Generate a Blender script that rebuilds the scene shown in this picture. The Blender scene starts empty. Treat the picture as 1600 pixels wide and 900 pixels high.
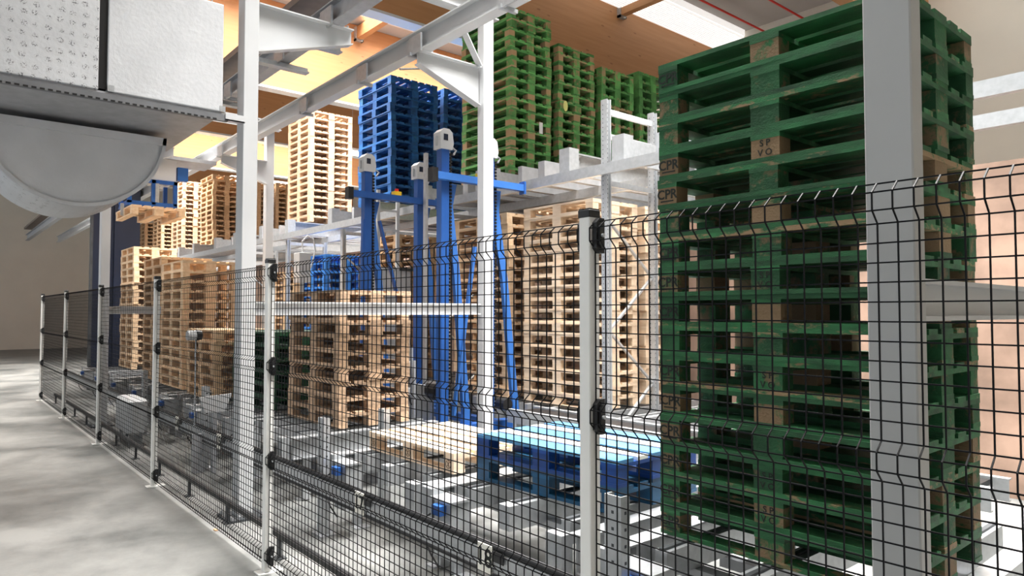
import bpy, math, random
from mathutils import Vector, Matrix
random.seed(7)
S = bpy.context.scene
COL = S.collection
# ------------------------------------------------------------------ camera, world, light, exposure
FPX, HOR = 1083.0, 488.0
EYE = Vector((0, 0, 1.75))
YAW = math.atan(918 / 1083.0)            # angle from -X towards +Y
PITCH = math.atan((HOR - 450) / FPX)
Fh = Vector((-math.cos(YAW), math.sin(YAW), 0)); Rt = Vector((math.sin(YAW), math.cos(YAW), 0))
Fw = Fh * math.cos(PITCH) + Vector((0, 0, math.sin(PITCH)))
Up = Vector((0, 0, math.cos(PITCH))) - Fh * math.sin(PITCH)
cd = bpy.data.cameras.new('camera'); cam = bpy.data.objects.new('camera', cd); COL.objects.link(cam)
cd.sensor_width = 36; cd.lens = 36 * FPX / 1600; cd.clip_end = 200; cd.clip_start = .05
m3 = Matrix((Rt, Up, -Fw)).transposed()
cam.matrix_world = Matrix.Translation(EYE) @ m3.to_4x4()
S.camera = cam
S.view_settings.view_transform = 'Standard'; S.view_settings.look = 'None'
S.view_settings.exposure = 0.32; S.view_settings.gamma = 1; S.view_settings.use_curve_mapping = False
SKY_STRENGTH = 9.0
w = bpy.data.worlds.new('daylight'); S.world = w; w.use_nodes = True
w.node_tree.nodes['Background'].inputs[0].default_value = (.86, .93, 1, 1)
w.node_tree.nodes['Background'].inputs[1].default_value = 0.78
S.cycles.max_bounces = 6; S.cycles.diffuse_bounces = 4; S.cycles.glossy_bounces = 3
S.cycles.use_denoising = True

def area(name, loc, sx, sy, power, col=(1, 1, 1), spread=180, rot=(0, 0, 0)):
    l = bpy.data.lights.new(name, 'AREA'); l.shape = 'RECTANGLE'; l.size = sx; l.size_y = sy
    l.energy = power; l.color = col; l.spread = math.radians(spread)
    o = bpy.data.objects.new(name, l); o.location = loc; o.rotation_euler = rot; COL.objects.link(o); return o
# daylight coming in through the rooflights (each lamp fills the opening of one rooflight)
area('rooflight_daylight', (-2.6, 5.3, 8.96), 4.4, 6.4, 1650, (1, .98, .95), 80)
area('rooflight_daylight', (-13.1, 7.0, 8.96), 4.4, 11, 2700, (1, .97, .92), 115)
area('rooflight_daylight', (-23.3, 7.0, 8.96), 4.2, 11, 2800, (1, .97, .92), 115)

def at(px, py, X=None, Y=None, Z=None):
    d = Fw + Rt * ((px - 800) / FPX) + Up * ((450 - py) / FPX)
    t = (X / d.x) if X is not None else (Y / d.y) if Y is not None else ((Z - EYE.z) / d.z)
    return EYE + d * t

# ------------------------------------------------------------------ mesh helpers
class MB:
    def __init__(s): s.v = []; s.f = []
    def add(s, vs, fs):
        o = len(s.v); s.v += [tuple(v) for v in vs]; s.f += [tuple(i + o for i in f) for f in fs]; return s
    def box(s, x0, x1, y0, y1, z0, z1):
        x0, x1 = sorted((x0, x1)); y0, y1 = sorted((y0, y1)); z0, z1 = sorted((z0, z1))
        return s.add([(x0,y0,z0),(x1,y0,z0),(x1,y1,z0),(x0,y1,z0),(x0,y0,z1),(x1,y0,z1),(x1,y1,z1),(x0,y1,z1)],
                     [(0,3,2,1),(4,5,6,7),(0,1,5,4),(1,2,6,5),(2,3,7,6),(3,0,4,7)])
    def cbox(s, c, d): return s.box(c[0]-d[0]/2, c[0]+d[0]/2, c[1]-d[1]/2, c[1]+d[1]/2, c[2]-d[2]/2, c[2]+d[2]/2)
    def chbox(s, x0, x1, y0, y1, z0, z1, c):     # vertical edges and rims chamfered
        def ring(e, z): return [(x0+e+c,y0+e,z),(x1-e-c,y0+e,z),(x1-e,y0+e+c,z),(x1-e,y1-e-c,z),(x1-e-c,y1-e,z),(x0+e+c,y1-e,z),(x0+e,y1-e-c,z),(x0+e,y0+e+c,z)]
        rs = [ring(c*.6, z0), ring(0, z0+c*.6), ring(0, z1-c*.6), ring(c*.6, z1)]
        vs = sum(rs, []); fs = [tuple(reversed(range(8))), tuple(range(24, 32))]
        for k in range(3):
            for i in range(8):
                j = (i+1) % 8; fs.append((k*8+i, k*8+j, k*8+8+j, k*8+8+i))
        return s.add(vs, fs)
    def tube(s, pts, r, n=8, cap=True):
        pts = [Vector(p) for p in pts]; m = len(pts)
        rr = r if isinstance(r, (list, tuple)) else [r]*m
        vs = []; fs = []; pu = None
        for i, p in enumerate(pts):
            a = pts[max(i-1, 0)]; b = pts[min(i+1, m-1)]; t = (b-a).normalized()
            u = pu - t*pu.dot(t) if pu is not None else None
            if u is None or u.length < 1e-4:
                u = t.cross(Vector((0,0,1)));
                if u.length < 1e-3: u = t.cross(Vector((1,0,0)))
            u.normalize(); pu = u; wv = t.cross(u)
            for k in range(n):
                an = 2*math.pi*(k+.5)/n; vs.append(p + (u*math.cos(an)+wv*math.sin(an))*rr[i])
        for i in range(m-1):
            for k in range(n):
                j = (k+1) % n; fs.append((i*n+k, i*n+j, (i+1)*n+j, (i+1)*n+k))
        if cap: fs += [tuple(reversed(range(n))), tuple(range((m-1)*n, m*n))]
        return s.add(vs, fs)
    def bar(s, a, b, w, h, up=(0,0,1)):            # rectangular bar between two points
        a = Vector(a); b = Vector(b); t = (b-a).normalized(); u = Vector(up)
        sd = t.cross(u)
        if sd.length < 1e-3: sd = t.cross(Vector((0,1,0)))
        sd.normalize(); uu = sd.cross(t)
        vs = []
        for p in (a, b):
            for (i, j) in ((-1,-1),(1,-1),(1,1),(-1,1)): vs.append(p + sd*i*w/2 + uu*j*h/2)
        return s.add(vs, [(0,3,2,1),(4,5,6,7),(0,1,5,4),(1,2,6,5),(2,3,7,6),(3,0,4,7)])
    def prism(s, poly, axis, a0, a1):              # poly in the two other axes (cyclic order), extruded along axis
        n = len(poly)
        def pt(p, a): return {'x': (a, p[0], p[1]), 'y': (p[0], a, p[1]), 'z': (p[0], p[1], a)}[axis]
        vs = [pt(p, a0) for p in poly] + [pt(p, a1) for p in poly]
        fs = [tuple(reversed(range(n))), tuple(range(n, 2*n))] + [(i, (i+1) % n, n+(i+1) % n, n+i) for i in range(n)]
        return s.add(vs, fs)
    def build(s, name, mat, parent=None, smooth=False, bevel=0):
        me = bpy.data.meshes.new(name); me.from_pydata(s.v, [], s.f); me.materials.append(mat)
        import bmesh
        bm = bmesh.new(); bm.from_mesh(me); bmesh.ops.recalc_face_normals(bm, faces=bm.faces); bm.to_mesh(me); bm.free()
        o = bpy.data.objects.new(name, me); COL.objects.link(o)
        if parent is not None: o.parent = parent
        if smooth:
            for p in me.polygons: p.use_smooth = True
        if bevel:
            b = o.modifiers.new('b', 'BEVEL'); b.width = bevel; b.segments = 2; b.limit_method = 'ANGLE'
        return o
def ibeam(mb, axis, a0, a1, cu, cv, wd, ht, tf=.012, tw=.01, vertical_v=True):
    # I section centred at (cu, cv), flange width wd along u, height ht along v
    a = wd/2; b = ht/2
    poly = [(-a,-b),(a,-b),(a,-b+tf),(tw/2,-b+tf),(tw/2,b-tf),(a,b-tf),(a,b),(-a,b),(-a,b-tf),(-tw/2,b-tf),(-tw/2,-b+tf),(-a,-b+tf)]
    if not vertical_v: poly = [(q, p) for p, q in poly]
    return mb.prism([(p+cu, q+cv) for p, q in poly], axis, a0, a1)
def tag(o, label=None, cat=None, group=None, kind=None):
    if label: o['label'] = label
    if cat: o['category'] = cat
    if group: o['group'] = group
    if kind: o['kind'] = kind
    return o
def empty(name, loc, label, cat, group=None, rz=0):
    o = bpy.data.objects.new(name, None); o.location = loc; o.rotation_euler[2] = rz; o.empty_display_size = .2
    COL.objects.link(o); return tag(o, label, cat, group)
def copy_tree(o, parent=None):
    c = o.copy(); COL.objects.link(c); c.parent = parent
    for ch in list(o.children): copy_tree(ch, c)
    return c
def off(mb, dx, dy, dz): mb.v = [(a+dx, b+dy, c+dz) for a, b, c in mb.v]; return mb

# ------------------------------------------------------------------ materials
def mat(name, base, rough=.6, metal=0.0, var=.0, scale=6, stretch=(1,1,1), bump=0, rnd=0.0, second=None, wear=None, spec=.4, fine=None):
    """base colour with noise variation; rnd = value change per object; second = second colour mixed by noise; wear=(colour, bias, perobject)"""
    m = bpy.data.materials.new(name); m.use_nodes = True; nt = m.node_tree; N = nt.nodes; L = nt.links
    b = N['Principled BSDF']; b.inputs['Roughness'].default_value = rough; b.inputs['Metallic'].default_value = metal
    b.inputs['Specular IOR Level'].default_value = spec
    tc = N.new('ShaderNodeTexCoord'); oi = N.new('ShaderNodeObjectInfo')
    mp = N.new('ShaderNodeVectorMath'); mp.operation = 'MULTIPLY'; mp.inputs[1].default_value = stretch; L.new(tc.outputs['Object'], mp.inputs[0])
    sc = N.new('ShaderNodeMath'); sc.operation = 'MULTIPLY'; sc.inputs[1].default_value = 57.3; L.new(oi.outputs['Random'], sc.inputs[0])
    ad = N.new('ShaderNodeVectorMath'); ad.operation = 'ADD'; L.new(mp.outputs[0], ad.inputs[0]); L.new(sc.outputs[0], ad.inputs[1])
    nz = N.new('ShaderNodeTexNoise'); nz.inputs['Scale'].default_value = scale; nz.inputs['Detail'].default_value = 5; L.new(ad.outputs[0], nz.inputs['Vector'])
    mx = N.new('ShaderNodeMix'); mx.data_type = 'RGBA'
    c2 = second if second else tuple(max(0, c*(1-var)) for c in base)
    c1 = base if second else tuple(min(1, c*(1+var)) for c in base)
    mx.inputs[6].default_value = (*c1, 1); mx.inputs[7].default_value = (*c2, 1)
    rp = N.new('ShaderNodeMapRange'); rp.inputs[1].default_value = .35; rp.inputs[2].default_value = .65; L.new(nz.outputs[0], rp.inputs[0]); L.new(rp.outputs[0], mx.inputs[0])
    out = mx.outputs[2]
    if wear:
        wc, bias, per = wear
        n2 = N.new('ShaderNodeTexNoise'); n2.inputs['Scale'].default_value = 9; n2.inputs['Detail'].default_value = 8; n2.inputs['Roughness'].default_value = .7; L.new(ad.outputs[0], n2.inputs['Vector'])
        r2 = N.new('ShaderNodeMath'); r2.operation = 'POWER'; r2.inputs[1].default_value = 3.5; L.new(oi.outputs['Random'], r2.inputs[0])
        a2 = N.new('ShaderNodeMath'); a2.operation = 'MULTIPLY_ADD'; a2.inputs[1].default_value = per; L.new(r2.outputs[0], a2.inputs[0]); L.new(n2.outputs[0], a2.inputs[2])
        r3 = N.new('ShaderNodeMapRange'); r3.inputs[1].default_value = bias; r3.inputs[2].default_value = bias+.1; L.new(a2.outputs[0], r3.inputs[0])
        m2 = N.new('ShaderNodeMix'); m2.data_type = 'RGBA'; m2.inputs[7].default_value = (*wc, 1); L.new(out, m2.inputs[6]); L.new(r3.outputs[0], m2.inputs[0]); out = m2.outputs[2]
    if rnd:
        rm = N.new('ShaderNodeMapRange'); rm.inputs[3].default_value = 1-rnd; rm.inputs[4].default_value = 1+rnd; L.new(oi.outputs['Random'], rm.inputs[0])
        hs = N.new('ShaderNodeHueSaturation'); L.new(out, hs.inputs['Color']); L.new(rm.outputs[0], hs.inputs['Value']); out = hs.outputs[0]
    L.new(out, b.inputs['Base Color'])
    if bump:
        bp = N.new('ShaderNodeBump'); bp.inputs['Strength'].default_value = bump; bp.inputs['Distance'].default_value = .02
        if fine:
            n3 = N.new('ShaderNodeTexNoise'); n3.inputs['Scale'].default_value = fine; n3.inputs['Detail'].default_value = 4; L.new(ad.outputs[0], n3.inputs['Vector']); L.new(n3.outputs[0], bp.inputs['Height'])
        else: L.new(nz.outputs[0], bp.inputs['Height'])
        L.new(bp.outputs[0], b.inputs['Normal'])
    return m
M = {}
M['green'] = mat('green_painted_wood', (.012,.088,.028), .62, var=.4, scale=5, stretch=(1,2,3), rnd=.3, wear=((.19,.125,.065), .70, .34), bump=.25, fine=90)
M['green_blk'] = mat('worn_green_block', (.013,.088,.029), .7, var=.3, scale=5, rnd=.3, wear=((.16,.105,.055), .54, .42), bump=.25, fine=90)
M['pale_blk'] = mat('worn_pale_green_block', (.10,.28,.075), .7, var=.3, scale=5, rnd=.3, wear=((.33,.21,.11), .52, .42), bump=.2, fine=60)
M['green_pale'] = mat('pale_green_painted_wood', (.10,.32,.085), .65, var=.3, scale=5, rnd=.3, wear=((.33,.22,.12), .62, .30), bump=.4, fine=60)
M['green_dark'] = mat('dark_green_painted_wood', (.006,.05,.02), .6, var=.3, scale=5, rnd=.2)
M['blue'] = mat('blue_painted_wood', (.010,.085,.27), .55, var=.3, scale=5, stretch=(1,2,3), rnd=.3, wear=((.03,.12,.17), .72, .25), bump=.3, fine=50)
M['blue_new'] = mat('fresh_blue_painted_wood', (.004,.045,.21), .35, var=.25, scale=4, rnd=.15)
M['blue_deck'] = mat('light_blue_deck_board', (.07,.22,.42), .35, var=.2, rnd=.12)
M['blue_sky'] = mat('bright_blue_painted_wood', (.03,.16,.48), .5, var=.2, rnd=.12)
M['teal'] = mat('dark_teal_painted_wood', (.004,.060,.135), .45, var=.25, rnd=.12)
M['white_deck'] = mat('white_deck_board', (.80,.78,.72), .5, var=.08)
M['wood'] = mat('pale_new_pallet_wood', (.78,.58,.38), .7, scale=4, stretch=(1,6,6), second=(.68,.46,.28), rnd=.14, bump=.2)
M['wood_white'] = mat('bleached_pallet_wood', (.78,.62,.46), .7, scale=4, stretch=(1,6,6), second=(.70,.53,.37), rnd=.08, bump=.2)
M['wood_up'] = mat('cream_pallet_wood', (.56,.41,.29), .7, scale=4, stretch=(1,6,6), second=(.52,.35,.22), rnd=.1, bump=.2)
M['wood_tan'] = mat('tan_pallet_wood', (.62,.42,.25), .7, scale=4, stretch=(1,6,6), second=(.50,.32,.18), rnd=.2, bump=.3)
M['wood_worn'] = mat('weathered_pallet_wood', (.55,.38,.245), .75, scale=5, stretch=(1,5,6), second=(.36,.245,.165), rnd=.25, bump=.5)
M['wood_in'] = mat('raw_block_wood', (.60,.36,.20), .8, scale=9, second=(.40,.24,.14), rnd=.25, bump=.4)
M['blk_red'] = mat('pressed_chip_block', (.45,.23,.13), .85, scale=30, second=(.30,.14,.08), rnd=.2, bump=.3)
M['strut'] = mat('dark_strut_steel', (.17,.175,.185), .5, .3, var=.1)  # strut rail steel, darker grey than the galvanised parts
M['white'] = mat('white_painted_steel', (.54,.55,.56), .4, var=.03, scale=2, spec=.5)
M['grey_col'] = mat('light_grey_painted_steel', (.44,.445,.44), .45, var=.03, scale=2)
M['post'] = mat('warm_white_powder_coat', (.80,.795,.765), .45, var=.02, scale=3)
M['galv'] = mat('galvanised_steel', (.44,.455,.47), .36, .5, var=.07, scale=22, spec=.5)
M['galv_d'] = mat('dull_galvanised_steel', (.40,.41,.43), .5, .4, var=.08, scale=10)
M['dark'] = mat('dark_grey_steel', (.06,.065,.07), .5, .3, var=.2)
M['black'] = mat('black_plastic', (.012,.012,.013), .4, 0, var=.1)
M['wire'] = mat('black_coated_wire', (.005,.005,.006), .5, 0, var=.05, spec=.15)
M['mblue'] = mat('blue_machine_paint', (.018,.085,.31), .38, 0, var=.08, scale=3)
M['mblue_l'] = mat('light_blue_machine_paint', (.035,.14,.44), .4, 0, var=.06, scale=3)
M['navy'] = mat('navy_sheet', (.005,.010,.028), .5, 0, var=.2, scale=1)
M['foil'] = mat('embossed_duct_foil', (.56,.57,.59), .5, .1, var=.05, scale=3, bump=.16, fine=30)
M['red'] = mat('red_plastic', (.7,.03,.02), .35); M['yellow'] = mat('yellow_plastic', (.85,.55,.03), .4)
M['ink'] = mat('black_stencil_ink', (.012,.016,.012), .8)
M['ink_b'] = mat('brown_stamp_ink', (.12,.07,.04), .8)
M['plate'] = mat('cream_number_plate', (.82,.80,.72), .5, var=.03)
M['paper'] = mat('white_paper', (.85,.85,.83), .8, var=.03)
M['lime'] = mat('faded_yellow_label', (.72,.70,.25), .8)

def glulam_mat(name, c1, c2):
    m = bpy.data.materials.new(name); m.use_nodes = True; N = m.node_tree.nodes; L = m.node_tree.links; b = N['Principled BSDF']
    tc = N.new('ShaderNodeTexCoord'); s = N.new('ShaderNodeVectorMath'); s.operation = 'MULTIPLY'; s.inputs[1].default_value = (2, .5, 9); L.new(tc.outputs['Object'], s.inputs[0])
    n = N.new('ShaderNodeTexNoise'); n.inputs['Scale'].default_value = 1.6; n.inputs['Detail'].default_value = 7; L.new(s.outputs[0], n.inputs['Vector'])
    mx = N.new('ShaderNodeMix'); mx.data_type = 'RGBA'; mx.inputs[6].default_value = (*c1, 1); mx.inputs[7].default_value = (*c2, 1); L.new(n.outputs[0], mx.inputs[0])
    v = N.new('ShaderNodeTexVoronoi'); v.inputs['Scale'].default_value = 2.2; s2 = N.new('ShaderNodeVectorMath'); s2.operation = 'MULTIPLY'; s2.inputs[1].default_value = (1, .8, 2.2); L.new(tc.outputs['Object'], s2.inputs[0]); L.new(s2.outputs[0], v.inputs['Vector'])
    r = N.new('ShaderNodeMapRange'); r.inputs[1].default_value = .07; r.inputs[2].default_value = .11; r.inputs[3].default_value = .6; r.inputs[4].default_value = 0; L.new(v.outputs['Distance'], r.inputs[0])
    m2 = N.new('ShaderNodeMix'); m2.data_type = 'RGBA'; m2.inputs[7].default_value = (.20, .07, .025, 1); L.new(mx.outputs[2], m2.inputs[6]); L.new(r.outputs[0], m2.inputs[0])
    L.new(m2.outputs[2], b.inputs['Base Color']); b.inputs['Roughness'].default_value = .6
    return m
M['glulam'] = glulam_mat('glued_laminated_timber', (.50,.26,.12), (.36,.165,.06))

def concrete():
    m = bpy.data.materials.new('polished_concrete'); m.use_nodes = True; N = m.node_tree.nodes; L = m.node_tree.links; b = N['Principled BSDF']
    tc = N.new('ShaderNodeTexCoord')
    n = N.new('ShaderNodeTexNoise'); n.inputs['Scale'].default_value = .9; n.inputs['Detail'].default_value = 7; n.inputs['Distortion'].default_value = .4; L.new(tc.outputs['Object'], n.inputs['Vector'])
    n2 = N.new('ShaderNodeTexNoise'); n2.inputs['Scale'].default_value = 6; n2.inputs['Detail'].default_value = 8; n2.inputs['Roughness'].default_value = .7; L.new(tc.outputs['Object'], n2.inputs['Vector'])
    ad = N.new('ShaderNodeMath'); ad.operation = 'MULTIPLY_ADD'; ad.inputs[1].default_value = .35; L.new(n2.outputs[0], ad.inputs[0]); L.new(n.outputs[0], ad.inputs[2])
    cr = N.new('ShaderNodeValToRGB'); cr.color_ramp.elements[0].position = .5; cr.color_ramp.elements[0].color = (.085,.09,.088,1); cr.color_ramp.elements[1].position = .82; cr.color_ramp.elements[1].color = (.24,.24,.23,1)
    L.new(ad.outputs[0], cr.inputs[0]); L.new(cr.outputs[0], b.inputs['Base Color'])
    rr = N.new('ShaderNodeMapRange'); rr.inputs[3].default_value = .3; rr.inputs[4].default_value = .6; L.new(n.outputs[0], rr.inputs[0]); L.new(rr.outputs[0], b.inputs['Roughness'])
    bp = N.new('ShaderNodeBump'); bp.inputs['Strength'].default_value = .08; L.new(n2.outputs[0], bp.inputs['Height']); L.new(bp.outputs[0], b.inputs['Normal'])
    return m
M['concrete'] = concrete()
M['ceil'] = mat('pale_roof_deck', (.42,.39,.37), .8, var=.04, scale=1)
M['wallm'] = mat('cream_wall_panel', (.74,.70,.62), .8, var=.03, scale=1)
def printed_foil():
    m = M['foil'].copy(); m.name = 'printed_duct_foil'; N = m.node_tree.nodes; L = m.node_tree.links; b = N['Principled BSDF']
    src = b.inputs['Base Color'].links[0].from_socket
    tc = N.new('ShaderNodeTexCoord'); v = N.new('ShaderNodeTexVoronoi'); v.inputs['Scale'].default_value = 13; v.inputs['Randomness'].default_value = .25; L.new(tc.outputs['Object'], v.inputs['Vector'])
    ck = N.new('ShaderNodeTexNoise'); ck.inputs['Scale'].default_value = 95; L.new(tc.outputs['Object'], ck.inputs['Vector'])
    r = N.new('ShaderNodeMapRange'); r.inputs[1].default_value = .22; r.inputs[2].default_value = .34; r.inputs[3].default_value = 1; r.inputs[4].default_value = 0; L.new(v.outputs['Distance'], r.inputs[0])
    r2 = N.new('ShaderNodeMapRange'); r2.inputs[1].default_value = .5; r2.inputs[2].default_value = .58; r2.inputs[3].default_value = 0; r2.inputs[4].default_value = .95; L.new(ck.outputs[0], r2.inputs[0])
    mu = N.new('ShaderNodeMath'); mu.operation = 'MULTIPLY'; L.new(r.outputs[0], mu.inputs[0]); L.new(r2.outputs[0], mu.inputs[1])
    mx = N.new('ShaderNodeMix'); mx.data_type = 'RGBA'; mx.inputs[7].default_value = (.14,.14,.15,1); L.new(src, mx.inputs[6]); L.new(mu.outputs[0], mx.inputs[0]); L.new(mx.outputs[2], b.inputs['Base Color'])
    return m
M['foil_p'] = printed_foil()
def emis(name, col, st):
    m = bpy.data.materials.new(name); m.use_nodes = True; b = m.node_tree.nodes['Principled BSDF']
    b.inputs['Base Color'].default_value = (*col, 1); b.inputs['Emission Color'].default_value = (*col, 1); b.inputs['Emission Strength'].default_value = st; return m
M['sky'] = emis('rooflight_glazing', (1, .98, .94), 1.0)
M['rib'] = emis('glowing_ribbed_sheet', (.9,.885,.86), .62)  # even glow added so the ribbed ceiling strip reads bright
M['lamp'] = emis('lit_tube', (1, .98, .92), 6)

# ------------------------------------------------------------------ the setting
tag(MB().box(-40, 4, -6, 16, -.2, 0).build('floor', M['concrete']), kind='structure')
cb = MB()
xs = [(-40,-26.0),(-20.8,-15.6),(-10.5,-5.25)]
for a, b_ in xs: cb.box(a, b_, -6, 16, 9.0, 9.15)
for a, b_ in ((-26.0,-20.8),(-15.6,-10.5),(-5.25,-.1)):
    cb.box(a, a+.45, -6, 16, 9.0, 9.15); cb.box(b_-.45, b_, -6, 16, 9.0, 9.15)
cb.box(-.1, 4, -6, 16, 9.0, 9.15)
tag(cb.build('ceiling', M['ceil']), kind='structure')
for k, (a, b_) in enumerate(((-26.0,-20.8),(-15.6,-10.5),(-5.25,-.1))):
    tag(MB().box(a+.45, b_-.45, -6, 16, 9.1, 9.14).build('window_%d' % (k+1), M['sky']), kind='structure')
tag(MB().box(-40, 4, 16, 16.2, 0, 9.1).build('wall_back', M['wallm']), kind='structure')
tag(MB().box(-40.2, -40, -6, 16, 0, 9.1).build('wall_left', M['wallm']), kind='structure')
tag(MB().box(4, 4.2, -6, 16, 0, 9.1).build('wall_right', M['wallm']), kind='structure')  # unseen wall, added to keep side daylight off the nearest roof beam
tag(MB().box(-40, 4, -6.2, -6, 6.2, 9.1).build('wall_front', M['wallm']), kind='structure')  # unseen header wall, raised so more daylight reaches the aisle
trimm = M['white']
names = ['brown glulam roof beam nearest the green stacks, its side in shade', 'cream-lit glulam roof beam with the timber purlin hung on it', 'brown shaded glulam roof beam behind the sunlit cream one', 'pale sunlit glulam roof beam over the far wooden stacks', 'farthest dark glulam roof beam at the end of the hall']
for i, X in enumerate((-10.5, -15.7, -20.8, -25.9, -31.0)):
    bt = empty('glulam_beam', (X, 5, 6.92), names[i], 'roof beam', 'glulam roof beams')
    MB().box(-.24, 0, -11, 11, 0.04, 2.07).build('timber', M['glulam'], bt)
    MB().box(-.27, .03, -11, 11, 0, .05).build('edge_trim', trimm, bt)
bt = empty('glulam_beam', (-5.3, 5, 6.95), 'orange glulam roof beam glimpsed above the nearest stack, right of the grey column', 'roof beam', 'glulam roof beams')
MB().box(-.24, 0, -.2, 11, .3, 2.04).build('timber', M['glulam'], bt)
# purlins
def purlin(X0, X1, Y, label, z0=8.62):
    t = empty('roof_purlin', (X0, Y, z0), label, 'purlin', 'timber purlins')
    MB().box(.05, X1-X0-.27, -.08, .08, 0, .30).build('timber', M['glulam'], t)
    MB().box(.0, .10, -.11, -.08, -.05, .30).box(.0, .10, .08, .11, -.05, .30).box(0, .1, -.11, .11, -.05, 0).build('steel_hanger', M['galv'], t)
purlin(-15.7, -10.5, 8.2, 'orange timber purlin held by a steel hanger on the sunlit beam')
purlin(-10.5, -5.3, 9.6, 'first timber purlin in the dark roof bay above the near green stack')
purlin(-10.5, -5.3, 12.2, 'second timber purlin in the dark roof bay above the near green stack')
purlin(-10.5, -5.3, 7.0, 'third timber purlin in the dark roof bay, nearest the fence')
# ribbed white ceiling strip next to the first beam, with an added glow
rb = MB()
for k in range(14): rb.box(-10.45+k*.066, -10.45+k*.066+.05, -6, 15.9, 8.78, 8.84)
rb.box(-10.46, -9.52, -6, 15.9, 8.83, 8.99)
tag(rb.build('ribbed_glow_strip', M['rib']), 'wide white ribbed ceiling strip with added glow along the brown beam', 'ceiling strip')
# red sprinkler pipes
for x in (-8.9, -7.9):
    tag(MB().tube([(x, -2, 8.72), (x, 15.8, 8.72)], .025).build('sprinkler_pipe', M['red']), 'thin red sprinkler pipe under the roof, %s' % ('beside the ribbed strip' if x < -8 else 'farther right of the ribbed strip'), 'pipe', 'sprinkler pipes')
# ceiling tube lights far left
for i, (X, Y) in enumerate(((-23.6, 9.2), (-17.5, 10.2))):
    t = empty('strip_light', (X, Y, 6.15), ('lit strip light over the far wooden stacks beside the grey column' if i == 0 else 'lit strip light left of the tall blue stack'), 'lamp', 'strip lights')
    MB().box(-.12, .12, -1.5, 1.5, 0, .08).build('tube', M['lamp'], t)
    MB().box(-.1, .1, -1.5, 1.5, .08, .16).build('housing', M['white'], t)
    MB().tube([(0,-1.2,.16),(0,-1.2,2.95)], .006, 5).tube([(0,1.2,.16),(0,1.2,2.95)], .006, 5).build('suspension_wire', M['galv'], t)

# ------------------------------------------------------------------ gantry steelwork (frames across Y)
FR = [(-12.30, 'far'), (-6.08, 'mid'), (-.79, 'near')]
def column(X, Y, wx, wy, m, label, z1=5.06, h=True):
    t = empty('steel_column', (X, Y, 0), label, 'column', 'gantry columns')
    mb = MB()
    if h:  # H profile, flanges facing +-Y
        ibeam(mb, 'z', 0.02, z1, 0, 0, wx, wy, .014, .012)
    else: mb.chbox(-wx/2, wx/2, -wy/2, wy/2, .02, z1, .004)
    mb.build('shaft', m, t)
    MB().box(-.16, .16, -.16, .16, 0, .02).build('base_plate', M['dark'] if Y < 3 else M['galv'], t)
    b = MB()
    for sx in (-1, 1):
        for sy in (-1, 1): b.tube([(sx*.13, sy*.13, .02), (sx*.13, sy*.13, .05)], .012, 6)
    b.build('anchor_bolts', M['galv'], t); return t
column(-.79, 2.09, .128, .075, M['grey_col'], 'wide light grey steel column in front of the tallest green stack', 5.06, False)
column(-6.08, 2.12, .165, .125, M['white'], 'white steel column rising from the floor beside the duct box', 5.06, False)
column(-12.30, 2.12, .165, .125, M['white'], 'white column at the far left under the round duct', 5.06, False)
column(-6.05, 4.74, .115, .14, M['white'], 'white column in the middle with a triangular bracket on it', 5.06, False)
column(-12.45, 4.74, .14, .14, M['white'], 'far white column seen just right of the big left-hand column', 5.06, False)
tag(MB().box(-24.9,-24.6,4.9,5.15,0,7).build('steel_column', M['white']), 'narrow white column beyond the far wooden stacks, beside the navy panel', 'column', 'gantry columns')
for X, lb in ((-.79, 'short grey cross beam meeting the wide grey column at fence height'), (-6.08, 'white cross beam at eye height behind the fence, running to the middle column'), (-12.35, 'dull cross beam between the far left columns')):
    mb = MB(); ibeam(mb, 'y', 2.19 if X < -1 else 2.14, 4.66, X, 1.785, .11, .12, .014, .03)
    tag(mb.build('cross_beam', M['white']), lb, 'beam', 'cross beams')
for X, lb in ((-6.08, 'white top cross beam above the middle column'), (-12.35, 'far top cross beam of the gantry'), (-.79, 'near top cross beam over the tallest green stack, out of sight')):
    if X > -1: continue
    mb = MB(); ibeam(mb, 'y', 1.95, 4.9, X, 5.14, .14, .16, .016, .04)
    tag(mb.build('top_beam', M['white']), lb, 'beam', 'top beams')
# crane runway rails on cantilever brackets
def bracket(X, Yc, Ye, label):
    t = empty('cantilever_bracket', (X, Yc, 4.475), label, 'bracket', 'cantilever brackets')
    s = 1 if Ye > Yc else -1; Ln = abs(Ye-Yc)
    MB().prism([(0, -.42), (s*Ln, -.13), (s*Ln, -.012), (0, -.012)], 'x', -.008, .008).build('web', M['white'], t)
    MB().box(-.07, .07, 0, s*Ln, -.012, 0).build('top_flange', M['white'], t)
    mb = MB(); mb.prism([(0, -.432), (s*Ln, -.142), (s*Ln, -.13), (0, -.42)], 'x', -.05, .05).build('lower_flange', M['white'], t)
    b = MB()
    for k in range(4): b.tube([(-.05+.1*(k % 2), s*(Ln-.06-.09*(k//2)), 0), (-.05+.1*(k % 2), s*(Ln-.06-.09*(k//2)), .025)], .012, 6)
    b.build('bolts', M['galv_d'], t)
for X, n_ in ((-6.08, 'near'), (-12.35, 'far')):
    bracket(X, 2.19, 3.10, 'white bracket on the left column carrying the dark runway' if n_ == 'near' else 'small bracket on the far left column')
    bracket(X, 4.66, 3.86, 'triangular white bracket on the middle column' if n_ == 'near' else 'small white bracket under the runway beam by the far column')
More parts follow.
